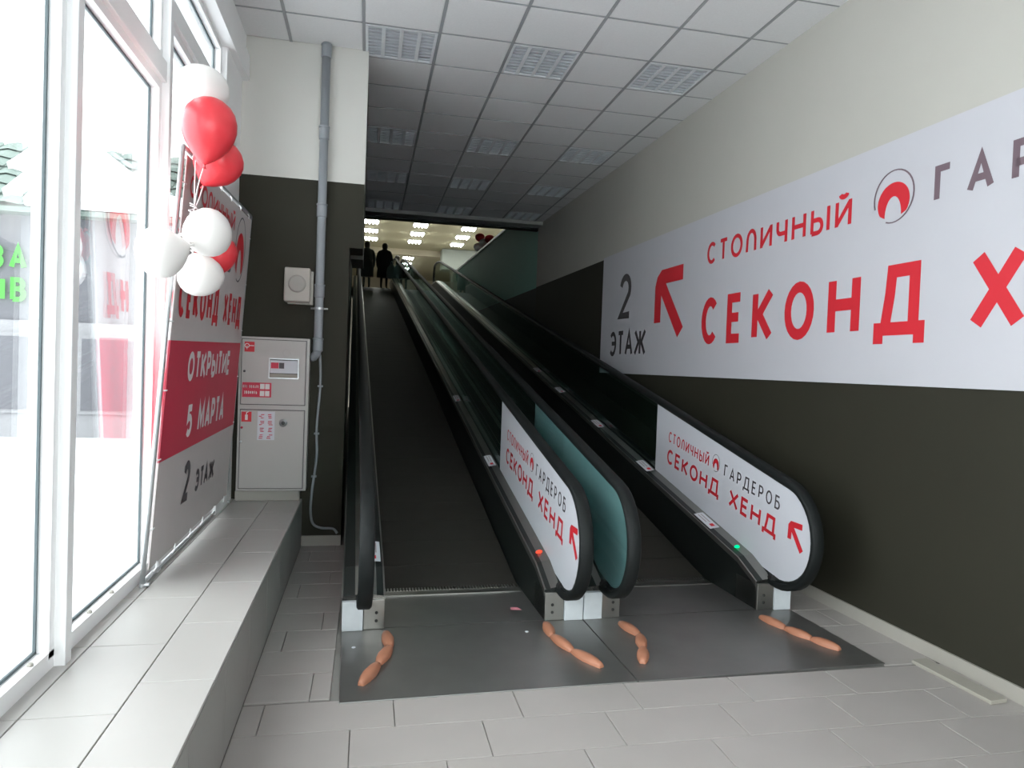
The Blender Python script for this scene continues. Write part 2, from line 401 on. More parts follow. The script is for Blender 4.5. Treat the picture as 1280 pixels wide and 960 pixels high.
# --- window wall (left) : mullions, transoms, panes
XI, XO, XG = -1.12, -1.27, -1.22
def frame_box(mb, y0, y1, z0, z1, x0=XO, x1=XI): return mb.box(x0, x1, y0, y1, z0, z1)
wwall = struct(MB().box(-1.40, -1.10, -2.6, 6.33, 4.04, CZ+.3).build('wall_window', m_white))
for y in (-2.55, 0.3, 2.96, 4.18, 5.68):
    w = .06 if y != 5.68 else .62
    MB().box(XO, XI, y, y+w, 0.40, 4.03).build('mullion', m_white, wwall, bevel=.004)
MB().box(-1.27, -1.065, -2.6, 6.325, 4.012, 4.22).build('head_rail', m_white, wwall)
wins = [(-2.49, 0.30), (0.36, 2.96), (3.02, 4.18), (4.24, 5.68)]
for i, (y0, y1) in enumerate(wins):
    w = struct(empty('window_%d' % (i+1), (XG, (y0+y1)/2, 0.42)))
    zt = 3.15 if i < 3 else 3.55
    rows = [(0.42, zt), (zt+.11, 4.02)]
    MB().box(-1.26, -1.135, y0, y1, zt, zt+.11).build('transom', m_white, w, bevel=.003)
    for za, zb in rows:
        fr = MB(); t = .045
        fr.box(-1.25, -1.16, y0, y1, za, za+(.07 if za < 1 else t)); fr.box(-1.25, -1.16, y0, y1, zb-t, zb)
        fr.box(-1.25, -1.16, y0, y0+t, za+t, zb-t); fr.box(-1.25, -1.16, y1-t, y1, za+t, zb-t)
        f = fr.build('sash', m_white, w)
        gk = MB(); q = .012; a, b_, c_, d_ = y0+t, y1-t, za+(.07 if za < 1 else t), zb-t
        gk.box(-1.212, -1.203, a, b_, c_, c_+q); gk.box(-1.212, -1.203, a, b_, d_-q, d_); gk.box(-1.212, -1.203, a, a+q, c_, d_); gk.box(-1.212, -1.203, b_-q, b_, c_, d_)
        gk.build('gasket', m_gasket, f)
        MB().box(-1.222, -1.212, a+.002, b_-.002, c_+.002, d_-.002).build('pane', m_pane, w)
    # little white bolt caps on the bottom rail
    for yy in ([2.80] if i == 1 else [3.35, 3.62] if i == 2 else []):
        MB().lathe([(.011,0),(.011,.008),(.006,.013)], 10, (-1.175, yy, .49)).build('bolt_cap', m_base, w)

# --- unseen entrance behind the camera, fully glazed to add light on the right wall
wf = struct(MB().box(-1.4, 3.75, -2.75, -2.6, 3.3, CZ+.3).build('wall_front', m_white))
for x in (-1.3, 0.35, 2.0, 3.55):
    MB().box(x-.05, x+.05, -2.72, -2.6, 0, 3.3).build('door_post', m_white, wf)
for k, (xa, xb) in enumerate(((-1.25, .30), (.40, 1.95), (2.05, 3.50))):
    w = struct(empty('door_%d' % (k+1), ((xa+xb)/2, -2.66, 0)))  # unseen doors, added for the daylight through their panes
    MB().box(xa, xb, -2.665, -2.655, .06, 3.3).build('pane', m_pane, w)
    MB().box(xa, xb, -2.69, -2.63, 0, .08).build('bottom_rail', m_white, w)

# --- upper hall
FZ = 4.29; HZ = 7.2
uf = struct(MB().box(-3, 12, 25.0, 46, FZ-.3, FZ).build('floor_upper', m_hallfloor))
struct(MB().box(3.38, 12, 12.95, 25.0, FZ-.3, FZ).build('floor_gallery', m_hallfloor))
MB().box(-.8, 2.9, 25.30, 25.42, FZ, FZ+.012).build('red_strip', m_red, uf)
struct(MB().box(-3.2, 3.6, 26.2, 26.4, -.25, FZ-.29).build('wall_ramp_end', m_hallwall))
uc = struct(MB().box(-3, 12, 12.95, 46, HZ, HZ+.2).build('ceiling_upper', m_hallceil))
MB().box(-3, 12, 34.0, 34.5, HZ-.28, HZ+.02).build('ceiling_beam', m_hallwall, uc)
struct(MB().box(-3, 12, 46, 46.2, FZ-.3, HZ+.2).build('wall_far', m_hallwall))
struct(MB().box(12, 12.2, 12.95, 46.2, FZ-.3, HZ+.2).build('wall_far_right', m_hallwall))
struct(MB().box(-3.2, -3, 25.0, 46.2, FZ-.3, HZ+.2).build('wall_far_left', m_hallwall))
struct(MB().box(-3.2, -1.05, 24.8, 25.0, FZ-.3, HZ+.2).build('wall_upper_return', m_hallwall))
struct(MB().box(3.2, 12.2, 12.75, 12.95, FZ-.3, HZ+.2).build('wall_gallery_end', m_hallwall))
tag(MB().box(3.3, 5.2, 33.0, 33.9, 6.20, HZ-.02).build('ceiling_bulkhead', m_bulk, bevel=.02), 'pale grey boxed bulkhead under the upper hall ceiling', 'bulkhead')

# ================================================================== CEILING LIGHTS of the ramp hall (unlit)
def louver_light():
    o = empty('ceiling_light', (0, 0, 0)); h = T/2-.014
    fr = MB(); t = .022
    for a in ((-h,h,-h,-h+t),(-h,h,h-t,h),(-h,-h+t,-h+t,h-t),(h-t,h,-h+t,h-t)): fr.box(*a, -.004, .05)
    fr.build('frame', m_lumw, o, local=True)
    MB().box(-h, h, -h, h, .05, .056).build('reflector', m_grid, o, local=True)
    for k in (-1, 0, 1):
        MB().prism([(-.016,-.003),(.016,-.003),(.004,.04),(-.004,.04)], lambda x,z: (k*h/2+x,-h+t,z), lambda x,z: (k*h/2+x,h-t,z)).build('divider', m_lumw, o, local=True)
    cr = MB()
    for i in range(4):
        xa = -h+t if i == 0 else (i-2)*h/2+.014; xb = h-t if i == 3 else (i-1)*h/2-.014
        for j in range(9):
            yy = -h+t+(2*h-2*t)*(j+.5)/9
            cr.hexa([(xa,yy-.011,0),(xb,yy-.011,0),(xb,yy+.011,0),(xa,yy+.011,0),(xa,yy-.003,.04),(xb,yy-.003,.04),(xb,yy+.003,.04),(xa,yy+.003,.04)])
    s = cr.build('cross_louver', m_louv, o, local=True); s['kind'] = 'stuff'
    return o
proto = louver_light(); first = True
rown = {1: 'nearest', 5: 'second', 8: 'third', 11: 'farthest'}
coln = {0: 'beside the white pillar', 2: 'in the middle column', 4: 'next to the right wall'}
for r in (1, 5, 8, 11):
    for c in (0, 2, 4):
        o = proto if first else copy_tree(proto); first = False
        o.location = (GX0+(c+.5)*T, GY0+(r+.5)*T, CZ+.002)
        tag(o, 'unlit square louvre ceiling light %s, %s row over the ramps' % (coln[c], rown[r]), 'ceiling light', 'unlit louvre lights over the ramps')

# ================================================================== MOVING RAMPS
ANG = 0.0225; S = 0.215; YP = 4.3
def pz(y): return max(0.0, S*(y-4.95)) if y < 24.9 else S*(24.9-4.95)
TOPZ = S*(24.9-4.95)
def dz(y):          # inner deck edge height
    if y < 4.55: return .20+(y-4.30)*.42
    if y > 24.6: return .43+S*(24.6-5.13)+(y-24.6)*.02
    return .43+S*(y-5.13) if y > 4.7 else .305+(y-4.55)*.215
def Lc(x, y, z): return (x, y-YP, z)
CY, CZR, R0 = 4.21, 0.565, 0.385
th = math.atan(S); nv = (-math.sin(th), math.cos(th))
def rail_path(inset):
    R = R0-inset; pts = []
    pts.append((4.50, CZR-R+.035)); pts.append((4.36, CZR-R+.005))
    a0, a1 = 270, 90+math.degrees(th)
    for i in range(19):
        a = math.radians(a0-(a0-a1)*i/18)
        pts.append((CY+R*math.cos(a), CZR+R*math.sin(a)))
    # sloping run to the top
    p0 = pts[-1]
    for y in (5, 6, 8, 12, 18, 24.2): pts.append((y, p0[1]+(y-p0[0])*S))
    zt = pts[-1][1]
    pts += [(24.8, zt+.10), (25.4, zt+.15), (26.0, zt+.15)]
    cyt, czt = 26.0, zt+.15-R
    for i in range(1, 17):
        a = math.radians(90-180*i/16); pts.append((cyt+R*math.cos(a), czt+R*math.sin(a)))
    return pts
def sweep_x(path, xc, w, t):      # rounded band, in the plane of the rail
    rings = []; n = len(path)
    prof = [(-w/2,-t*.2),(-w/2,t*.25),(-w*.38,t*.5),(w*.38,t*.5),(w/2,t*.25),(w/2,-t*.2),(w*.38,-t*.5),(-w*.38,-t*.5)]
    for i, p in enumerate(path):
        a, b = path[max(i-1,0)], path[min(i+1,n-1)]; d = Vector((b[0]-a[0], b[1]-a[1])).normalized(); nn = Vector((-d.y, d.x))
        rings.append([Lc(xc+px, p[0]+nn.x*pn, p[1]+nn.y*pn) for px, pn in prof])
    return MB().rings(rings)
def glass_poly(inset, ymin, ymax, zoff):
    up_ = [p for p in rail_path(inset)]
    k = [i for i, p in enumerate(up_) if p[0] <= ymax+1e-6 or i < 22]
    return up_
yst = [4.30, 4.55, 4.7, 5.2, 8, 14, 20, 24.6, 25.0, 25.9]
def lower_line(xoff, y): return dz(y)+.018
def panel_outline(inset, y_far, y_near=4.42, lift=0.0):
    pts = rail_path(inset)[2:21]; top = pts[-1]; out = list(pts)
    if y_far < 24:
        out.append((y_far, top[1]+(y_far-top[0])*S))
    else:
        zt = top[1]+(24.2-top[0])*S
        out += [(24.2, zt), (24.8, zt+.10), (25.4, zt+.15), (26.0, zt+.15), (26.3, zt+.02), (26.35, zt-.25), (26.2, dz(25.9)+.02)]
    for y in [q for q in (24.6, 20, 12, 8, 5.2, 4.7, 4.55) if q < y_far]+[y_near]:
        if y == y_near or y < y_far: 
            pass
    lows = [y_far] if y_far < 24 else [25.5]
    lows += [q for q in (24.6, 20, 12, 8, 5.2, 4.7) if q < lows[0]-.01]+[y_near]
    out += [(y, dz(y)+.018+lift) for y in lows]
    return out
ramp_names = ['moving ramp on the left, beside the fire cabinet, with two people at its top',
              'moving ramp on the right, running along the poster wall']
def moving_ramp(k, x_off):
    root = thing('moving_ramp', ramp_names[k], 'moving walkway', (0, YP, 0), ANG)
    X0, X1 = x_off, x_off+1.545                       # overall width
    pi0, pi1 = X0+.265, X1-.265                       # pallet edges
    # landing plates
    MB().box(X0+.003, X1-.003, -.93, -.004, -.012, .006).build('landing_plate', m_plate, root, local=True, bevel=.002)
    MB().box(X0+.003, X1-.003, .004, .60, -.012, .006).build('comb_plate', m_steel if False else m_plate, root, local=True)
    cm = MB().box(pi0+.01, pi1-.01, .57, .66, .004, .014)
    n = 44
    for i in range(n):
        x = pi0+.02+(pi1-pi0-.04)*(i+.5)/n
        cm.box(x-.005, x+.005, .655, .74, .006, .018)
    cm.build('comb', m_steel, root, local=True)
    # pallets
    pal = MB(); pw = (pi1-pi0)/2-.006; L = .398
    pal.rings([[(-pw,0,-.05),(pw,0,-.05),(pw,L,-.05),(-pw,L,-.05)],[(-pw,0,-.0015),(pw,0,-.0015),(pw,L,-.0015),(-pw,L,-.0015)],[(-pw,.002,0),(pw,.002,0),(pw,L-.002,0),(-pw,L-.002,0)]])
    po = pal.build('pallet', m_pallet, root, local=True); first = True
    cx = (pi0+pi1)/2; npal = int((24.9-4.95)/math.cos(th)/.4*1.0)
    for i in range(npal):
        yy = 4.95+i*.4*math.cos(th)
        o = po if i == 0 else share(po, (0,0,0), root)
        o.location = (cx, yy-YP, S*(yy-4.95)+.004); o.rotation_euler = (th, 0, 0)
    MB().box(X0+.003, X1-.003, 24.9-YP, 26.8-YP, TOPZ-.03, TOPZ+.002).build('landing_plate', m_plate, root, local=True)
    # two balustrades
    for side in (0, 1):
        sg = 1 if side == 0 else -1
        xo = X0 if side == 0 else X1; xi = pi0-.006 if side == 0 else pi1+.006
        xg = xo+sg*((.127, .155)[k] if side == 0 else (.145, .128)[k])
        # skirt + outer cladding: swept section
        def section(y):
            d = dz(y); p = pz(y) if y > 4.9 else 0
            lo = max(.0, p-1.0)
            return [(xi, max(.008, p-.06)), (xi, d), (xi-sg*.012, d+.008), (xg+sg*.02, d+.020), (xg-sg*.02, d+.020), (xo+sg*.01, d+.012), (xo, d), (xo, lo), (xo+sg*.02, lo), (xo+sg*.02, d-.06), (xi-sg*.03, d-.06), (xi-sg*.03, max(.008, p-.06))]
        bal = MB().rings([[Lc(x, y, z) for x, z in section(y)] for y in yst]).build('balustrade', m_skirt, root, local=True)
        # metal deck cover strips (inner and outer of the glass)
        dk = MB().rings([[Lc(x, y, z) for x, z in [(xi+sg*.002, dz(y)-.035), (xi+sg*.002, dz(y)+.004), (xg+sg*.012, dz(y)+.024), (xg+sg*.012, dz(y)-.03)]] for y in yst])
        dk.build('inner_deck', m_steel, bal, local=True)
        dk = MB().rings([[Lc(x, y, z) for x, z in [(xo-sg*.002, dz(y)-.05), (xo-sg*.002, dz(y)+.004), (xg-sg*.012, dz(y)+.024), (xg-sg*.012, dz(y)-.03)]] for y in yst])
        dk.build('outer_deck', m_steel, bal, local=True)
        # end boxes: steel and worn white
        a, b = sorted((xi, xo+sg*.13)); MB().box(a, b, -.02, .26, 0.006, .19).build('end_box', m_steel, bal, local=True, bevel=.004)
        a, b = sorted((xo+sg*.002, xo+sg*.128)); MB().box(a, b, -.035, .25, 0.006, .185).build('end_box', m_boxw, bal, local=True, bevel=.004)
        for zz in (.06, .11):
            MB().lathe([(.010,0),(.010,.004),(.004,.008)], 8, (xi-sg*.05, -.02, zz), (0,-1,0)).build('screw', m_black, bal, local=True)
        MB().lathe([(.035,0),(.04,.05),(.03,.08)], 12, (xg, .02, .215), (0,-1,0)).build('rail_inlet', m_black, bal, local=True)
        # glass
        pl = panel_outline(.050, 99)
        MB().prism(pl, lambda y,z: Lc(xg-.005,y,z), lambda y,z: Lc(xg+.005,y,z)).build('glass_panel', m_bal, bal, local=True)
        # rail guide + handrail
        sweep_x(rail_path(.052), xg, .03, .02).build('rail_guide', m_skirt, bal, local=True)
        smooth_by_angle(sweep_x(rail_path(.022), xg, .085, .045).build('handrail', m_rubber, bal, local=True), 50)
        # deck stickers
        if side == 1:
            ys = [(5.13, 1), (6.38, 1), (7.77, 1), (9.35, 1), (10.6, 1)] if k == 1 else [(6.5, 1), (8.75, 1)]
        else:
            ys = [(4.75, 1)] if k == 0 else []
        for yy, _ in ys:
            f = lambda u, v: Lc(xi+(xg-xi)*(.14+.62*v), yy-.14+.28*u, dz(yy-.14+.28*u)+.009+.0195*(.14+.62*v)+.0012)
            st = MB().add([f(0,0), f(1,0), f(1,1), f(0,1)], [(0,1,2,3)]).build('sticker', m_sign, bal, local=True)
            g2 = lambda u, v: tuple(Vector(f(u,v))+Vector((0,0,.0006)))
            pr = MB()
            for u0, u1, v0, v1 in ((.12,.28,.35,.75),): pr.add([g2(u0,v0),g2(u1,v0),g2(u1,v1),g2(u0,v1)], [(0,1,2,3)])
            pr2 = MB()
            for u0, u1, v0, v1 in ((.38,.92,.60,.72),(.42,.92,.28,.40)): pr2.add([g2(u0,v0),g2(u1,v0),g2(u1,v1),g2(u0,v1)], [(0,1,2,3)])
            pr.build('sticker_mark', m_red, bal, local=True); pr2.build('sticker_lines', m_pale, bal, local=True)['kind'] = 'stuff'
        if side == 1:
            yy = 4.67; xx = xi+(xg-xi)*.5
            MB().lathe([(.035,0),(.032,.008),(.018,.013)], 14, Lc(xx, yy, dz(yy)+.018), squash=.55).build('indicator_light', m_ledr if k == 0 else m_ledg, bal, local=True)
    return root, X0, X1
rampA, a0, a1 = moving_ramp(0, -0.11)
rampB, b0, b1 = moving_ramp(1, 1.437)
# gap cover between the ramps is closed by the abutting outer decks

# sign boards on the balustrades
def ramp_sign(xp, nx, label):
    root = thing('balustrade_sign', label, 'sign', (0, YP, 0), ANG)
    out = panel_outline(.062, 6.27, lift=.004)
    xa, xb = sorted((xp, xp+nx*.004))
    MB().prism(out, lambda y,z: Lc(xa,y,z), lambda y,z: Lc(xb,y,z)).build('board', m_sign, root, local=True)
    xs = xp+nx*.0055; ts = .163; cu, su = math.cos(ts), math.sin(ts); flip = -1 if nx < 0 else 1
    def mp(u, v):       # u to the right, v up, seen from the printed side (nx<0: seen from -x, right = -y)
        y = 6.02-u*cu-v*su*0.6; z = .80-u*su*1.0+v*cu
        return Lc(xs, y, z)
    lf = (nx, 0, 0)
    text(root, m_red, 'СТОЛИЧНЫЙ', 0, .205, .10, .014, mp, width=.77, gr=.24, lift=lf)
    r_, g_ = MB(), MB()
    logo(r_, g_, .885, .27, .062, .072, mp)
    text(root, m_gray, 'ГАРДЕРОБ', 1.02, .205, .10, .014, mp, width=.76, gr=.36, lift=lf)
    text(root, m_red, 'СЕКОНД ХЕНД', 0, 0, .14, .026, mp, width=1.76, gr=.26, lift=lf)
    r2_ = MB()
    A = lambda y, z: Lc(xs, y, z)
    ribbon(r2_, [(3.985,.655),(4.10,.655),(4.115,.64),(4.12,.55)], .04, A)
    ribbon(r2_, [(4.105,.645),(3.985,.49)], .04, lambda y, z: Lc(xs+nx*.0004, y, z))
    r_.build('logo_arch', m_red, root, local=True); g_.build('logo_ring', m_gray, root, local=True); r2_.build('arrow', m_red, root, local=True)
    return root
ramp_sign(1.29-.007, -1, 'white second-hand sign on the left ramp balustrade, with red lettering and arrow')
ramp_sign(2.982-.128-.007, -1, 'white second-hand sign on the right ramp balustrade nearest the poster wall')
# blank back of the third sign, stuck on the far side of its glass
bs = thing('balustrade_sign', 'sign on the middle balustrade, its blank back seen teal through glass', 'sign', (0, YP, 0), ANG)
out = panel_outline(.062, 6.27, lift=.004)
xm = 1.437+.155+.007
MB().prism(out, lambda y,z: Lc(xm,y,z), lambda y,z: Lc(xm+.004,y,z)).build('board', m_sign, bs, local=True)

# ================================================================== POSTER on the right wall
WD = Vector((0.0245, -1, 0)).normalized(); WN = Vector((-1, -0.0245, 0)).normalized()
def wp(y, z, off): return Vector((wx(y), y, z))+WN*off
poster = thing('wall_poster', 'long white wall poster with red and grey lettering and arrow', 'poster', (wx(5), 5, 1.62))
def prect(y0, y1, z0, z1, o0, o1):
    return MB().hexa([wp(y0,z0,o0),wp(y1,z0,o0),wp(y1,z0,o1),wp(y0,z0,o1),wp(y0,z1,o0),wp(y1,z1,o0),wp(y1,z1,o1),wp(y0,z1,o1)])
prect(9.28, 0.8, 1.62, 3.225, 0, .012).build('sheet', m_poster, poster)
mpw = lambda y0, z0: (lambda u, v: wp(y0-u, z0+v, .0135))
rr, mm = MB(), MB(); WL = tuple(WN)
text(poster, m_gray, '2', 0, 0, .58, .09, mpw(8.64, 2.325), hs=1.25, lift=WL, local=False)
text(poster, m_gray, 'ЭТАЖ', 0, 0, .33, .055, mpw(8.92, 1.845), width=1.17, gr=.14, lift=WL, local=False)
arr = MB(); pa = lambda y, z: wp(y, z, .0135); tuple_pa = lambda y, z: wp(y, z, .0140)
ribbon(arr, [(6.86,2.735),(7.36,2.735),(7.43,2.69),(7.46,2.62),(7.46,2.22)], .165, pa)
ribbon(arr, [(7.40,2.68),(6.88,2.09)], .165, tuple_pa)
text(poster, m_red, 'СТОЛИЧНЫЙ', 0, 0, .215, .036, mpw(6.36, 2.735), width=2.03, gr=.26, lift=WL, local=False)
logo(rr, mm, 0, 0, .175, .175, mpw(3.945, 2.855))
text(poster, m_maroon, 'ГАРДЕРОБ', 0, 0, .225, .042, mpw(3.62, 2.735), width=1.98, gr=.46, lift=WL, local=False)
text(poster, m_red, 'СЕКОНД', 0, 0, .46, .086, mpw(6.42, 1.945), width=2.76, gr=.34, lift=WL, local=False)
text(poster, m_red, 'ХЕНД', 0, 0, .46, .086, mpw(3.33, 1.945), width=1.78, gr=.34, lift=WL, local=False)
rr.build('logo_arch', m_red, poster); mm.build('logo_ring', m_maroon, poster); arr.build('arrow', m_red, poster)

# ================================================================== BANNER by the window
BL, BR, TL, TR = Vector((-1.115,3.92,.44)), Vector((-1.125,6.14,.44)), Vector((-.975,3.95,2.75)), Vector((-.985,6.14,2.83))
ban = thing('banner_stand', 'standing banner on a tube frame in front of the window, opening announcement', 'banner', tuple((BL+BR)/2-Vector((0,0,.02))))
BN = (BR-BL).cross(TL-BL).normalized()
if BN.x < 0: BN = -BN
def bp(s, t, off):
    a = BL.lerp(BR, s); b = TL.lerp(TR, s); return a.lerp(b, t)+BN*off
def bquad(mb, s0, s1, t0, t1, off): return mb.add([bp(s0,t0,off),bp(s1,t0,off),bp(s1,t1,off),bp(s0,t1,off)], [(0,1,2,3)])
def bslab(s0, s1, t0, t1, o0, o1):
    return MB().hexa([bp(s0,t0,o0),bp(s1,t0,o0),bp(s1,t0,o1),bp(s0,t0,o1),bp(s0,t1,o0),bp(s1,t1,o0),bp(s1,t1,o1),bp(s0,t1,o1)])
bslab(.02, .98, .025, .985, -.003, .003).build('canvas', m_canvas, ban)
bslab(.02, .98, .272, .556, -.0045, .0045).build('red_band', m_canvasred, ban)
W_ = 2.36; H_ = 2.32
for side in (1, -1):
    off = .006*side
    def mp(u, v, off=off, side=side):
        s = u/W_ if side > 0 else 1-u/W_
        return bp(s, v/H_, off)
    lf = tuple(BN*side); kw = dict(lift=lf, local=False)
    text(ban, m_red, 'СТОЛИЧНЫЙ', .16, .90*H_, .125, .024, mp, width=1.42, gr=.2, **kw)
    text(ban, m_gray, 'ГАРДЕРОБ', .16, .772*H_, .125, .022, mp, width=1.42, gr=.4, **kw)
    r_, g_ = MB(), MB(); logo(r_, g_, 1.90, .86*H_, .22, .245, mp)
    r_.build('logo_arch', m_red, ban); g_.build('logo_ring', m_gray, ban)
    text(ban, m_red, 'СЕКОНД ХЕНД', .14, .612*H_, .23, .05, mp, width=2.02, gr=.2, **kw)
    text(ban, m_wprint, 'ОТКРЫТИЕ', .50, .452*H_, .18, .04, mp, width=1.38, gr=.16, **kw)
    text(ban, m_wprint, '5 МАРТА', .60, .303*H_, .20, .044, mp, width=1.20, gr=.14, **kw)
    text(ban, m_gray, '2', .66, .125*H_, .26, .055, mp, hs=1.2, **kw)
    text(ban, m_gray, 'ЭТАЖ', 1.0, .13*H_, .15, .034, mp, width=.62, gr=.14, **kw)
for a, b in (((0,0),(1,0)), ((0,1),(1,1)), ((0,0),(0,1)), ((1,0),(1,1))):
    MB().tube([bp(*a, -.012), bp(*b, -.012)], .013, 10).build('frame_tube', m_alu, ban, smooth=True)
for s, t in ((0,.0), (1,.0)):
    p = bp(s, t, -.012); MB().tube([p, (p.x, p.y, .421)], .016, 10).build('foot', m_alu, ban)
    MB().tube([(p.x, p.y, .432), (p.x+.035, p.y, .432)], .012, 8).build('foot', m_alu, ban)
for t in (.12, .28, .44, .60, .76, .92):
    for s, s2 in ((0, .03), (1, .97)):
        MB().tube([bp(s, t, -.012), bp((s+s2)/2, t, .006), bp(s2, t, .005)], .004, 6).build('lacing', m_white, ban)
for s in (.08, .25, .42, .58, .75, .92):
    for t, t2 in ((0, .03), (1, .98)):
        MB().tube([bp(s, t, -.012), bp(s, (t+t2)/2, .006), bp(s, t2, .005)], .005, 6).build('lacing', m_white, ban)

# ================================================================== BALLOONS tied to the banner corner
def pix(px, py, y):       # point at depth y (world y) seen at a measured direction
    d = fw+r2*((px-640)/FPX)-u2*((py-480)/FPX); t = y/d.y
    return Vector((0,0,CAMZ))+d*t
prof = [(.002,-.62),(.10,-.60),(.30,-.50),(.55,-.33),(.78,-.12),(.93,.12),(1,.38),(.97,.62),(.86,.84),(.66,1.02),(.40,1.14),(.15,1.195),(.002,1.2)]
tie = pix(243, 262, 3.86)
balls = [((252,117),3.98,.138,(.05,.1,1),m_ballw,1.15,'topmost white balloon of the bunch above the banner'),
         ((261,164),3.72,.131,(.12,-.1,1),m_ballr,1.38,'upper red balloon, nearest of the bunch, with its knot showing'),
         ((271,205),3.98,.128,(.45,.1,.9),m_ballr,1.18,'lower red balloon half hidden behind the upper red one'),
         ((257,291),3.70,.120,(.85,-.25,.10),m_ballw,1.1,'white balloon just below the ribbon knot, uppermost of the lower three'),
         ((204,315),3.58,.122,(-.9,-.2,-.35),m_ballw,1.1,'leftmost white balloon, in front of the window pane'),
         ((250,342),3.93,.117,(.35,-.2,-.9),m_ballw,1.1,'lowest white balloon, over the banner lettering'),
         ((268,316),4.10,.115,(.7,.4,-.5),m_ballr,1.1,'red balloon almost hidden behind the lower white balloons')]
rb = MB()
for (p, y, r, ax, mt, st_, lab) in balls:
    c = pix(p[0], p[1], y); a = Vector(ax).normalized()
    c0 = c-a*r*.29*st_
    root = thing('balloon', lab, 'balloon', tuple(c0-a*r*.62*st_), 0, 'balloons tied to the banner')
    smooth_by_angle(MB().lathe([(q*r, z*r*st_) for q, z in prof], 24, c0, a).build('latex_skin', mt, root), 80)
    k = c0-a*r*.62*st_
    MB().lathe([(.004,.004),(.006,-.004),(.004,-.008),(.010,-.02),(.004,-.019)], 10, k, a).build('knot', mt, root, smooth=True)
    mid = (k+tie)/2+Vector((random.uniform(-.02,.02), -.02, -.02))
    pts = []
    for i in range(12):
        t = i/11; q = k*(1-t)**2+mid*2*t*(1-t)+tie*t*t
        pts.append(q)
    rb.tube(pts, .0035, 5)
for j in range(5):      # curled ends
    pts = []
    for i in range(40):
        t = i/39; a = i*.9+j
        pts.append(tie+Vector((.018*math.cos(a)-.06*t*(j-2)*.5, .018*math.sin(a)-.02, -.02-.16*t+.05*(1-t)*(j % 2))))
    rb.tube(pts, .003, 4)
tag(rb.build('curling_ribbon', m_ribbon, smooth=True), 'bunch of pale curling ribbon knotted between the balloons', 'ribbon')

# ================================================================== PILLAR FITTINGS
# fire hose cabinet
fc = thing('fire_cabinet', 'white metal fire hose cabinet on the dark pillar wall', 'cabinet', (-.78, 6.25, .51))
cx0, cx1, cz0, cz1, cyf = -1.07, -.495, .51, 1.83, 6.19
MB().box(cx0, cx1, cyf+.02, 6.329, cz0, cz1).build('body', m_cab, fc, bevel=.004)
def door(z0, z1):
    d = MB().box(cx0+.025, cx1-.03, cyf+.004, cyf+.02, z0, z1).build('door', m_cab, fc, bevel=.004)
    gp = MB()
    for a in ((cx0+.019,cx0+.025,z0-.006,z1+.006),(cx1-.03,cx1-.024,z0-.006,z1+.006)): gp.box(a[0],a[1],cyf+.018,cyf+.021,a[2],a[3])
    for a in ((z0-.006,z0),(z1,z1+.006)): gp.box(cx0+.025,cx1-.03,cyf+.018,cyf+.021,a[0],a[1])
    gp.build('gap', m_gray, d); return d
dU, dL = door(1.255, 1.805), door(.535, 1.205)
def plaque(d, name, m, x0, x1, z0, z1, o=.002):
    return MB().box(x0, x1, cyf+.004-o, cyf+.005, z0, z1).build(name, m, d)
fm = lambda x0, z0: (lambda u, v: (x0+u, cyf+.0012, z0+v))
# pictograms
plaque(dU, 'pictogram', m_red, -1.025, -.945, 1.70, 1.785)
wpz = MB(); ribbon(wpz, ell(0,0,.017,.017,0,360,16), .006, fm(-1.005,1.752)); ribbon(wpz, [(-.02,0),(.02,0)], .006, fm(-.968,1.752)); ribbon(wpz, [(-.02,0),(-.02,-.03)], .005, fm(-.985,1.75)); wpz.build('pictogram_mark', m_wprint, dU)
plaque(dL, 'pictogram', m_red, -1.035, -.955, 1.105, 1.19)
wpz = MB(); ribbon(wpz, [(0,0),(0,.045)], .022, fm(-.995,1.12)); ribbon(wpz, [(0,.045),(0,.062),(.016,.07)], .006, fm(-.995,1.12)); wpz.build('pictogram_mark', m_wprint, dL)
plaque(dU, 'notice_plate', m_canvasred, -1.035, -.80, 1.315, 1.44)
wpz = MB(); text(dU, m_wprint, 'ПРИ ПОЖАРЕ', -.0, 0, .026, .005, fm(-1.028,1.392), width=.125, local=False, small=True); text(dU, m_wprint, 'ЗВОНИТЬ', 0, 0, .026, .005, fm(-1.02,1.342), width=.105, local=False, small=True)
for zz in (1.325, 1.385):
    for xx in (-.892, -.85): wpz.add([(xx,cyf+.0012,zz),(xx+.036,cyf+.0012,zz),(xx+.036,cyf+.0012,zz+.045),(xx,cyf+.0012,zz+.045)], [(0,1,2,3)])
wpz.build('notice_cells', m_wprint, dU)['kind'] = 'stuff'
# hose window in upper door
plaque(dU, 'inspection_window', m_black, -.82, -.585, 1.485, 1.645, .003)
for a in ((-.825,-.58,1.478,1.487),(-.825,-.58,1.643,1.652),(-.825,-.818,1.485,1.645),(-.587,-.58,1.485,1.645)):
    plaque(dU, 'window_trim', m_alu, *a, .006)
plaque(dU, 'leaflet', m_sign, -.815, -.59, 1.525, 1.635, .004); plaque(dU, 'leaflet_mark', m_canvasred, -.808, -.745, 1.565, 1.615, .005); plaque(dU, 'leaflet_mark', m_gray, -.742, -.70, 1.565, 1.615, .005)
plaque(dU, 'leaflet', m_board, -.815, -.59, 1.488, 1.52, .004)
MB().lathe([(.035,.0),(.035,.004),(.028,.005)], 18, (-.68, cyf+.004, 1.70), (0,-1,0)).build('vent_disc', m_cab, dU)
for (xx, zz, d, m) in ((-1.02,1.535,dU,m_gray),(-1.03,1.055,dL,m_canvasred),(-1.035,.935,dL,m_alu)):
    MB().lathe([(.010,0),(.010,.010),(.006,.012)], 10, (xx, cyf+.004, zz), (0,-1,0)).build('lock', m, d, smooth=True)
plaque(dL, 'instruction_sheet', m_sign, -.905, -.765, .95, 1.195)
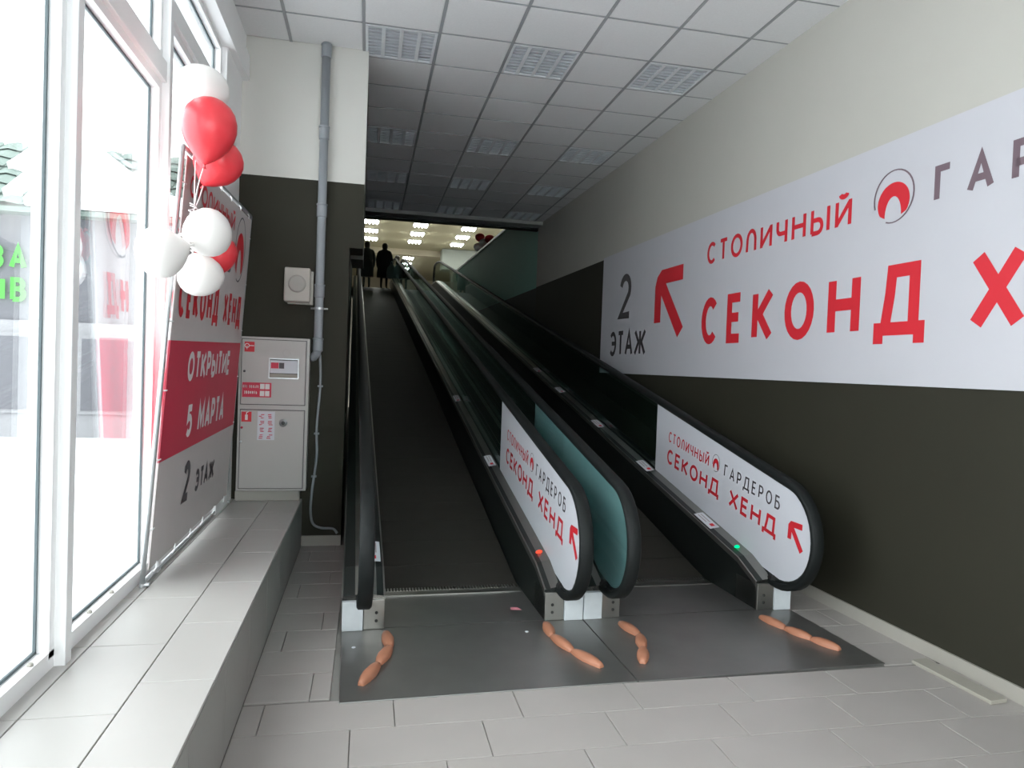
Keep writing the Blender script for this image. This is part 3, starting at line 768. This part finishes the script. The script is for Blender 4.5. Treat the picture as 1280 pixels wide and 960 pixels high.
ins = MB()
random.seed(3)
for r in range(4):
    for c in range(2):
        for k in range(3):
            xx = -.897+c*.068+random.uniform(0,.02); zz = .962+r*.058+k*.014
            ins.add([(xx,cyf+.001,zz),(xx+random.uniform(.015,.038),cyf+.001,zz),(xx+.03,cyf+.001,zz+.007),(xx,cyf+.001,zz+.007)], [(0,1,2,3)])
ins.build('instruction_print', m_canvasred, dL)['kind'] = 'stuff'
MB().lathe([(.034,0),(.034,.006),(.024,.008),(.024,.012),(.010,.016)], 18, (-.695, cyf+.004, 1.10), (0,-1,0)).build('pull_ring', m_alu, dL, smooth=True)
MB().lathe([(.016,.008),(.016,.017),(.006,.018)], 14, (-.695, cyf+.004, 1.10), (0,-1,0)).build('pull_knob', m_black, dL)

# wall speaker
sp = thing('wall_speaker', 'small off-white box loudspeaker high on the dark pillar', 'speaker', (-.61, 6.3, 2.14))
MB().box(-.725, -.51, 6.22, 6.329, 2.145, 2.44).build('cabinet', m_spk, sp, bevel=.012)
MB().box(-.70, -.485, 6.29, 6.329, 2.13, 2.42).build('mounting_plate', m_spk, sp, bevel=.004)
MB().lathe([(.075,0),(.075,.004),(.055,.007),(.002,.009)], 24, (-.617, 6.22, 2.30), (0,-1,0)).build('grille', m_spkg, sp, smooth=True)

# drain pipe
dp = thing('drain_pipe', 'vertical grey plastic drain pipe fixed to the pillar', 'pipe', (-.42, 6.27, 1.66))
px_, py_ = -.432, 6.275
MB().tube([(px_,py_,CZ), (px_,py_,1.80), (px_,py_,1.74), (px_-.012,py_,1.70), (px_-.035,py_+.015,1.675), (px_-.055,py_+.05,1.67)], .037, 16).build('pipe', m_pipe, dp, smooth=True)
for z in (CZ-.07, 3.62, 2.95, 2.25, 1.78):
    MB().lathe([(.037,-.055),(.043,-.05),(.043,.045),(.047,.048),(.047,.06),(.037,.064)], 16, (px_,py_,z)).build('socket_joint', m_pipe, dp, smooth=False)
for z in (2.10,):
    MB().lathe([(.038,-.009),(.044,-.009),(.044,.009),(.038,.009)], 16, (px_,py_,z)).build('pipe_clamp', m_alu, dp)
    MB().tube([(px_-.07,py_+.03,z),(px_+.075,py_+.0,z)], .008, 8).build('clamp_bolt', m_alu, dp)
# cable conduit
cp_ = [(-.415,6.31,1.70),(-.405,6.315,1.45),(-.425,6.318,1.05),(-.418,6.315,.8),(-.45,6.31,.48),(-.455,6.305,.30),(-.43,6.30,.20),(-.36,6.29,.165),(-.26,6.28,.16),(-.22,6.27,.12)]
pts = []
for i in range(len(cp_)-1):
    a = Vector(cp_[max(i-1,0)]); b = Vector(cp_[i]); c = Vector(cp_[i+1]); d = Vector(cp_[min(i+2,len(cp_)-1)])
    for k in range(5):
        t = k/5; pts.append(.5*((2*b)+(c-a)*t+(2*a-5*b+4*c-d)*t*t+(-a+3*b-3*c+d)*t**3))
pts.append(Vector(cp_[-1]))
cb = thing('cable_conduit', 'thin grey flexible conduit running down the pillar to the ramp', 'conduit', (-.42, 6.31, .12))
MB().tube(pts, .011, 8).build('hose', m_pipe, cb, smooth=True)
for z, x in ((1.42,-.405),(1.0,-.424),(.62,-.437)):
    MB().box(x-.022, x+.022, 6.30, 6.329, z-.008, z+.008).build('clip', m_pipe, cb)
tag(MB().box(-1.08, -.55, 6.24, 6.328, .421, .505).build('timber_block', m_base, bevel=.003), 'pale block on the sill under the fire cabinet', 'block')

# ================================================================== ORANGE GUIDE STRIPS on the plates
def strip(pts, label):
    root = thing('guide_strip', label, 'guide strip', (pts[1][0], pts[1][1], .007), 0, 'orange strips at the ramp ends')
    for a, b in zip(pts[:-1], pts[1:]):
        a = Vector((a[0],a[1],.007)); b = Vector((b[0],b[1],.007)); d = b-a; L = d.length; d.normalize(); n = Vector((-d.y,d.x,0))
        rings = []
        for t, w, h in ((0,.015,.018),(.05,.020,.026),(.25,.030,.034),(.5,.036,.036),(.75,.030,.034),(.95,.020,.026),(1,.015,.018)):
            c = a+d*L*t
            rings.append([c-n*w, c-n*w*.98+Vector((0,0,h*.55)), c-n*w*.6+Vector((0,0,h*.95)), c+Vector((0,0,h)), c+n*w*.6+Vector((0,0,h*.95)), c+n*w*.98+Vector((0,0,h*.55)), c+n*w])
        smooth_by_angle(MB().rings(rings).build('segment', m_orange, root), 60)
strip([(.155,4.20),(.175,3.98),(.105,3.76),(.015,3.53)], 'orange segmented strip on the floor plate below the leftmost handrail')
strip([(1.165,4.24),(1.155,4.03),(1.215,3.80),(1.315,3.58)], 'orange segmented strip below the lettered sign of the left ramp')
strip([(1.655,4.20),(1.70,3.98),(1.645,3.79),(1.565,3.60)], 'orange segmented strip below the teal blank sign')
strip([(2.665,4.20),(2.71,3.98),(2.775,3.80),(2.845,3.63)], 'orange segmented strip below the right-hand sign, closest to the wall')

# loose board, litter
tag(MB().hexa([(3.19,2.92,.001),(3.30,2.93,.001),(3.28,3.44,.001),(3.17,3.43,.001),(3.19,2.92,.022),(3.30,2.93,.022),(3.28,3.44,.022),(3.17,3.43,.022)]).build('loose_board', m_board, bevel=.003), 'loose pale board lying on the floor against the right skirting', 'board')
tag(MB().prism([(1.0,4.53),(1.07,4.52),(1.055,4.57),(1.005,4.575)], lambda x,y: (x,y,.0062), lambda x,y: (x,y,.0075)).build('paper_scrap', M('pink_paper', (.7,.25,.30), .7)), 'tiny pink paper scrap on the left ramp comb plate', 'paper scrap')
for (x, y, lab) in ((1.02,4.14,'small white chewing-gum spot on the left plate near the middle'),(-.03,4.02,'small white spot on the plate left of the leftmost orange strip')):
    tag(MB().lathe([(.012,0),(.010,.003),(.003,.004)], 9, (x,y,.0062)).build('gum_spot', m_sign), lab, 'spot')

# ================================================================== UPPER HALL: lights, people, goods
def tube_light():
    o = empty('lit_ceiling_light', (0,0,0)); h = .30
    MB().box(-h, h, -h, h, -.01, .03).build('housing', m_lumw, o, local=True)
    for k in range(4):
        x = (k-1.5)*.145; MB().tube([(x,-h+.03,-.022),(x,h-.03,-.022)], .042, 8).build('lamp', m_tube, o, local=True)
    return o
pl_ = tube_light(); first = True
nm = ['first', 'second', 'third', 'fourth', 'fifth', 'sixth']
cn = {-1: 'far left column', 0: 'column above the two people', 1: 'middle column', 2: 'right column', 3: 'column over the gallery'}
for j, y in enumerate((27.7, 29.6, 31.5, 36.5, 38.5, 40.5)):
    for i in (0, 1, 2, 3):
        if j > 2 and i != 1: continue
        o = pl_ if first else copy_tree(pl_); first = False
        o.location = (-.03+1.92*i, y, HZ-.035)
        tag(o, 'lit ceiling light in the upper hall, %s, %s row' % (cn[i], nm[j]), 'ceiling light', 'lit lights in the upper hall')

def skin_body(name, verts, edges, mat, parent):
    me = bpy.data.meshes.new(name); me.from_pydata([v[:3] for v in verts], edges, []); me.materials.append(mat)
    o = bpy.data.objects.new(name, me); C.objects.link(o); o.parent = parent
    sk = o.modifiers.new('skin', 'SKIN'); sk.use_smooth_shade = True
    if not me.skin_vertices: 
        me.attributes.new if False else None
    layer = me.skin_vertices[0].data if me.skin_vertices else None
    if layer is None:
        bm = bmesh.new(); bm.from_mesh(me); bm.verts.layers.skin.verify(); bm.to_mesh(me); bm.free(); layer = me.skin_vertices[0].data
    for i, v in enumerate(verts): layer[i].radius = (v[3], v[4] if len(v) > 4 else v[3])
    layer[0].use_root = True
    ss = o.modifiers.new('subsurf', 'SUBSURF'); ss.levels = 1; ss.render_levels = 1
    return o
def person(loc, rz, h, coat, label, hat, bend=0.0, coat_len=.42, wide=1.0):
    root = thing('person', label, 'person', loc, rz)
    k = h/1.70
    V = [(0,0,.95,.14,.11),(0,0,1.18,.14,.10),(0,0,1.38,.13,.09),(0,.0,1.48,.055),(0,.02,1.56,.08,.09),(0,.03,1.66,.07,.08)]
    E_ = [(0,1),(1,2),(2,3),(3,4),(4,5)]
    for s in (-1, 1):
        n = len(V)
        V += [(s*.20,0,1.40,.075),(s*.275,-.02,1.12,.062),(s*.27,.05,.87,.045),(s*.265,.07,.80,.032,.018)]
        E_ += [(2,n),(n,n+1),(n+1,n+2),(n+2,n+3)]
        for f in range(5):
            m = len(V); fx = (f-2)*.016
            if f == 0: V += [(s*.225,.115,.80,.009),(s*.225,.13,.77,.008)]
            else: V += [(s*.24,.07+fx,.745,.009),(s*.235,.075+fx,.71-(.01 if f in (2,3) else 0),.008)]
            E_ += [(n+3,m),(m,m+1)]
        n = len(V)
        V += [(s*.09,0,.86,.085),(s*.095,.02,.50,.06),(s*.10,-.02,.09,.042),(s*.105,.12,.035,.035)]
        E_ += [(0,n),(n,n+1),(n+1,n+2),(n+2,n+3)]
    V = [(v[0]*k,v[1]*k,v[2]*k)+tuple(q*k for q in v[3:]) for v in V]
    body = skin_body('body', V, E_, coat, root)
    # coat
    rings = []
    for z, rx, ry in ((coat_len,.25,.19),(.62,.245,.185),(.85,.225,.165),(1.05,.205,.15),(1.22,.215,.15),(1.36,.215,.135),(1.44,.15,.10),(1.50,.075,.07)):
        rings.append([(rx*wide*k*math.cos(2*math.pi*i/16), ry*wide*k*math.sin(2*math.pi*i/16), z*k) for i in range(16)])
    MB().rings(rings).build('coat', coat, root, smooth=True, local=True)
    MB().lathe([(.02,-.15),(.075,-.10),(.098,0),(.10,.06),(.075,.115),(.02,.138)], 16, (0,.025*k,1.60*k), (0,0,1)).build('hair', hat, root, smooth=True, local=True)
    MB().lathe([(.02,-.10),(.06,-.07),(.075,0),(.06,.06),(.02,.08)], 12, (0,.062*k,1.585*k), (0,0,1)).build('face', m_skin, root, smooth=True, local=True)
    MB().lathe([(.012,0),(.014,.02),(.006,.035)], 8, (0,.13*k,1.58*k), (0,1,0)).build('nose', m_skin, root, smooth=True, local=True)
    for s in (-1, 1):
        MB().lathe([(.004,0),(.009,.004),(.004,.009)], 8, (s*.03*k,.127*k,1.61*k), (0,1,0)).build('eye', m_black, root, smooth=True, local=True)
    return root
FP = FZ
person((-.14, 25.25, TOPZ+.003), 0.1, 1.62, m_coatg, 'person in a long grey-green coat seen from behind, left of the pair', m_hair, wide=1.05)
person((.47, 25.15, TOPZ+.003), -.15, 1.58, m_coatb, 'person in a black coat seen from behind, right of the pair', m_hair, wide=1.12)
person((1.02, 27.6, FZ+.003), .4, 1.55, m_coatb, 'person in dark clothes behind the glass of the left ramp', m_hair, wide=1.05)
def bag(loc, mt, label, h=.48, w=.34):
    root = thing('shopping_bag', label, 'bag', loc)
    rings = []
    for z, rx, ry in ((0,.10,.06),(.03,.16,.09),(.18,.17,.10),(.33,.14,.08),(.42,.07,.04),(.46,.03,.02)):
        rings.append([(loc[0]+rx*w/.34*math.cos(2*math.pi*i/12), loc[1]+ry*math.sin(2*math.pi*i/12), loc[2]+z*h/.48) for i in range(12)])
    MB().rings(rings).build('sack', mt, root, smooth=True)
    for s in (-1, 1):
        MB().tube([(loc[0]+s*.03,loc[1],loc[2]+h*.92),(loc[0]+s*.025,loc[1],loc[2]+h*1.06),(loc[0],loc[1],loc[2]+h*1.14)], .008, 6).build('handle', mt, root)
bag((-.10, 24.86, TOPZ+.36), m_coatg, 'grey-green bag carried by the person on the left', .7, .42)
bag((.72, 24.82, TOPZ+.33), m_bag, 'pale blue plastic bag carried by the person in black', .55, .36)

# clothes rail with garments at the upper landing
rk = thing('clothes_rail', 'clothes rail standing at the upper landing behind the right ramp', 'clothes rail', (3.62, 26.6, FZ))
for x in (3.0, 4.25):
    MB().tube([(x,26.6,FZ+.03),(x,26.6,FZ+1.05)], .02, 8).build('upright', m_alu, rk)
    MB().box(x-.02, x+.02, 26.35, 26.85, FZ, FZ+.04).build('foot', m_alu, rk)
MB().tube([(2.95,26.6,FZ+1.05),(4.3,26.6,FZ+1.05)], .02, 8).build('rail', m_alu, rk)
gcol = [('white', (.62,.64,.60)), ('grey', (.30,.33,.33)), ('red', (.75,.05,.03)), ('dark blue', (.05,.09,.18)), ('orange', (.80,.16,.04)), ('blue', (.10,.17,.30))]
for i, (cn_, c) in enumerate(gcol):
    x = 3.12+i*.19; g = thing('garment', '%s garment hanging on the upper clothes rail' % cn_, 'garment', (x, 26.6, FZ+.5), 0, 'garments on the clothes rail')
    mt = M('cloth_'+cn_.replace(' ', '_'), c, .9)
    rings = []
    L = .40 if cn_ in ('red', 'orange') else .72
    for z, rx, ry in ((.98-L,.09,.26),(.98-L*.5,.085,.24),(.82,.08,.24),(.93,.06,.20),(1.0,.03,.06)):
        rings.append([(x+rx*math.cos(2*math.pi*q/12), 26.6+ry*math.sin(2*math.pi*q/12), FZ+z) for q in range(12)])
    MB().rings(rings).build('cloth', mt, g, smooth=True)
    MB().tube([(x,26.6,FZ+.99),(x,26.6,FZ+1.04),(x,26.63,FZ+1.075),(x,26.6,FZ+1.09)], .006, 6).build('hook', m_alu, g)
# balloons on the gallery parapet
for (px1, py1, yy, mt, lab) in ((600,297,19.2,m_ballr,'small red balloon on the gallery parapet'),(605,304,18.9,m_ballw,'small white balloon on the gallery parapet, right one'),(598,309,19.6,m_ballw,'small white balloon on the gallery parapet, left one'),(612,299,18.6,m_ballr,'dark red balloon at the right end of the parapet bunch')):
    c = pix(px1, py1, yy); root = thing('balloon', lab, 'balloon', tuple(c), 0, 'balloons on the gallery parapet')
    smooth_by_angle(MB().lathe([(q*.14, z*.14-.05) for q, z in prof], 16, c, (0,0,1)).build('latex_skin', mt, root), 80)
    MB().tube([c+Vector((0,0,-.13)), (wx(yy)+.15, yy, 4.91)], .004, 5).build('string', m_ribbon, root)

# ================================================================== OUTSIDE
gr = struct(MB().box(-60, -1.42, -30, 60, -.35, -.15).build('ground_outside', m_snow))
struct(MB().box(-1.42, 60, -30, -2.78, -.35, -.15).build('ground_entrance', m_snow))
house = thing('house', 'low grey house with snowy tiled roof across the street, green lit letters', 'house', (-9, 18, -.15))
MB().box(-16, -3.6, 16.0, 22, -.15, 4.55).build('wall', m_facade, house)
MB().box(-16.1, -3.5, 15.93, 16.0, -.15, 2.25).build('plinth_wall', m_facadew, house)
for x in (-12.4, -10.2, -8.0, -5.9):
    f = MB().box(x, x+1.3, 15.88, 15.95, .35, 2.0).build('shop_window', m_facadew, house)
    MB().box(x+.08, x+1.22, 15.86, 15.885, .43, 1.92).build('pane', m_facade, f)
rf = MB().prism([(15.6,4.50),(18.3,6.406),(21.0,4.50),(21.0,4.40),(15.6,4.40)], lambda y,z: (-16.4,y,z), lambda y,z: (-3.3,y,z)).build('roof', m_roof, house)
nvr = Vector((0, -2.4, 3.4)).normalized()
for r in range(7):
    t0, t1 = r/7*.794, ((r+1)/7+.02)*.794
    for c in range(26):
        x = -16.4+c*.5
        if x < -9.5: continue
        a = Vector((x+.01, 15.6+3.4*t0, 4.50+2.4*t0))+nvr*.05; b = Vector((x+.01, 15.6+3.4*t1, 4.50+2.4*t1))+nvr*.01
        a2 = a+Vector((.48,0,0)); b2 = b+Vector((.48,0,0)); m1 = (a+a2)/2+nvr*.05; m2 = (b+b2)/2+nvr*.05
        MB().add([a, m1, a2, b2, m2, b], [(0,1,4,5),(1,2,3,4)]).build('roof_tile', m_roof, rf)
sn = MB()
sp_ = lambda x, t, o: Vector((x, 15.6+3.4*t, 4.50+2.4*t))+nvr*o
for poly in ([(-6.8,.0),(-3.3,.0),(-3.3,.10),(-4.4,.18),(-5.08,.37),(-6.43,.79),(-6.8,.79)], [(-7.75,.42),(-7.35,.40),(-7.3,.62),(-7.65,.66)], [(-7.3,.08),(-7.0,.10),(-6.95,.32),(-7.25,.34)]):
    sn.prism(poly, lambda x,t: sp_(x,t,.02), lambda x,t: sp_(x,t,.20))
sn.build('snow_cover', m_snow, rf, bevel=.02)
gm = lambda x0, z0: (lambda u, v: (x0+u, 15.92, z0+v))
text(house, m_green, 'ЗА', 0, 0, .50, .10, gm(-7.58, 3.28), gr=.18, hs=1.1, lift=(0,-1,0), local=False)
text(house, m_green, 'ИВ', 0, 0, .50, .10, gm(-7.58, 2.62), gr=.18, hs=1.1, lift=(0,-1,0), local=False)
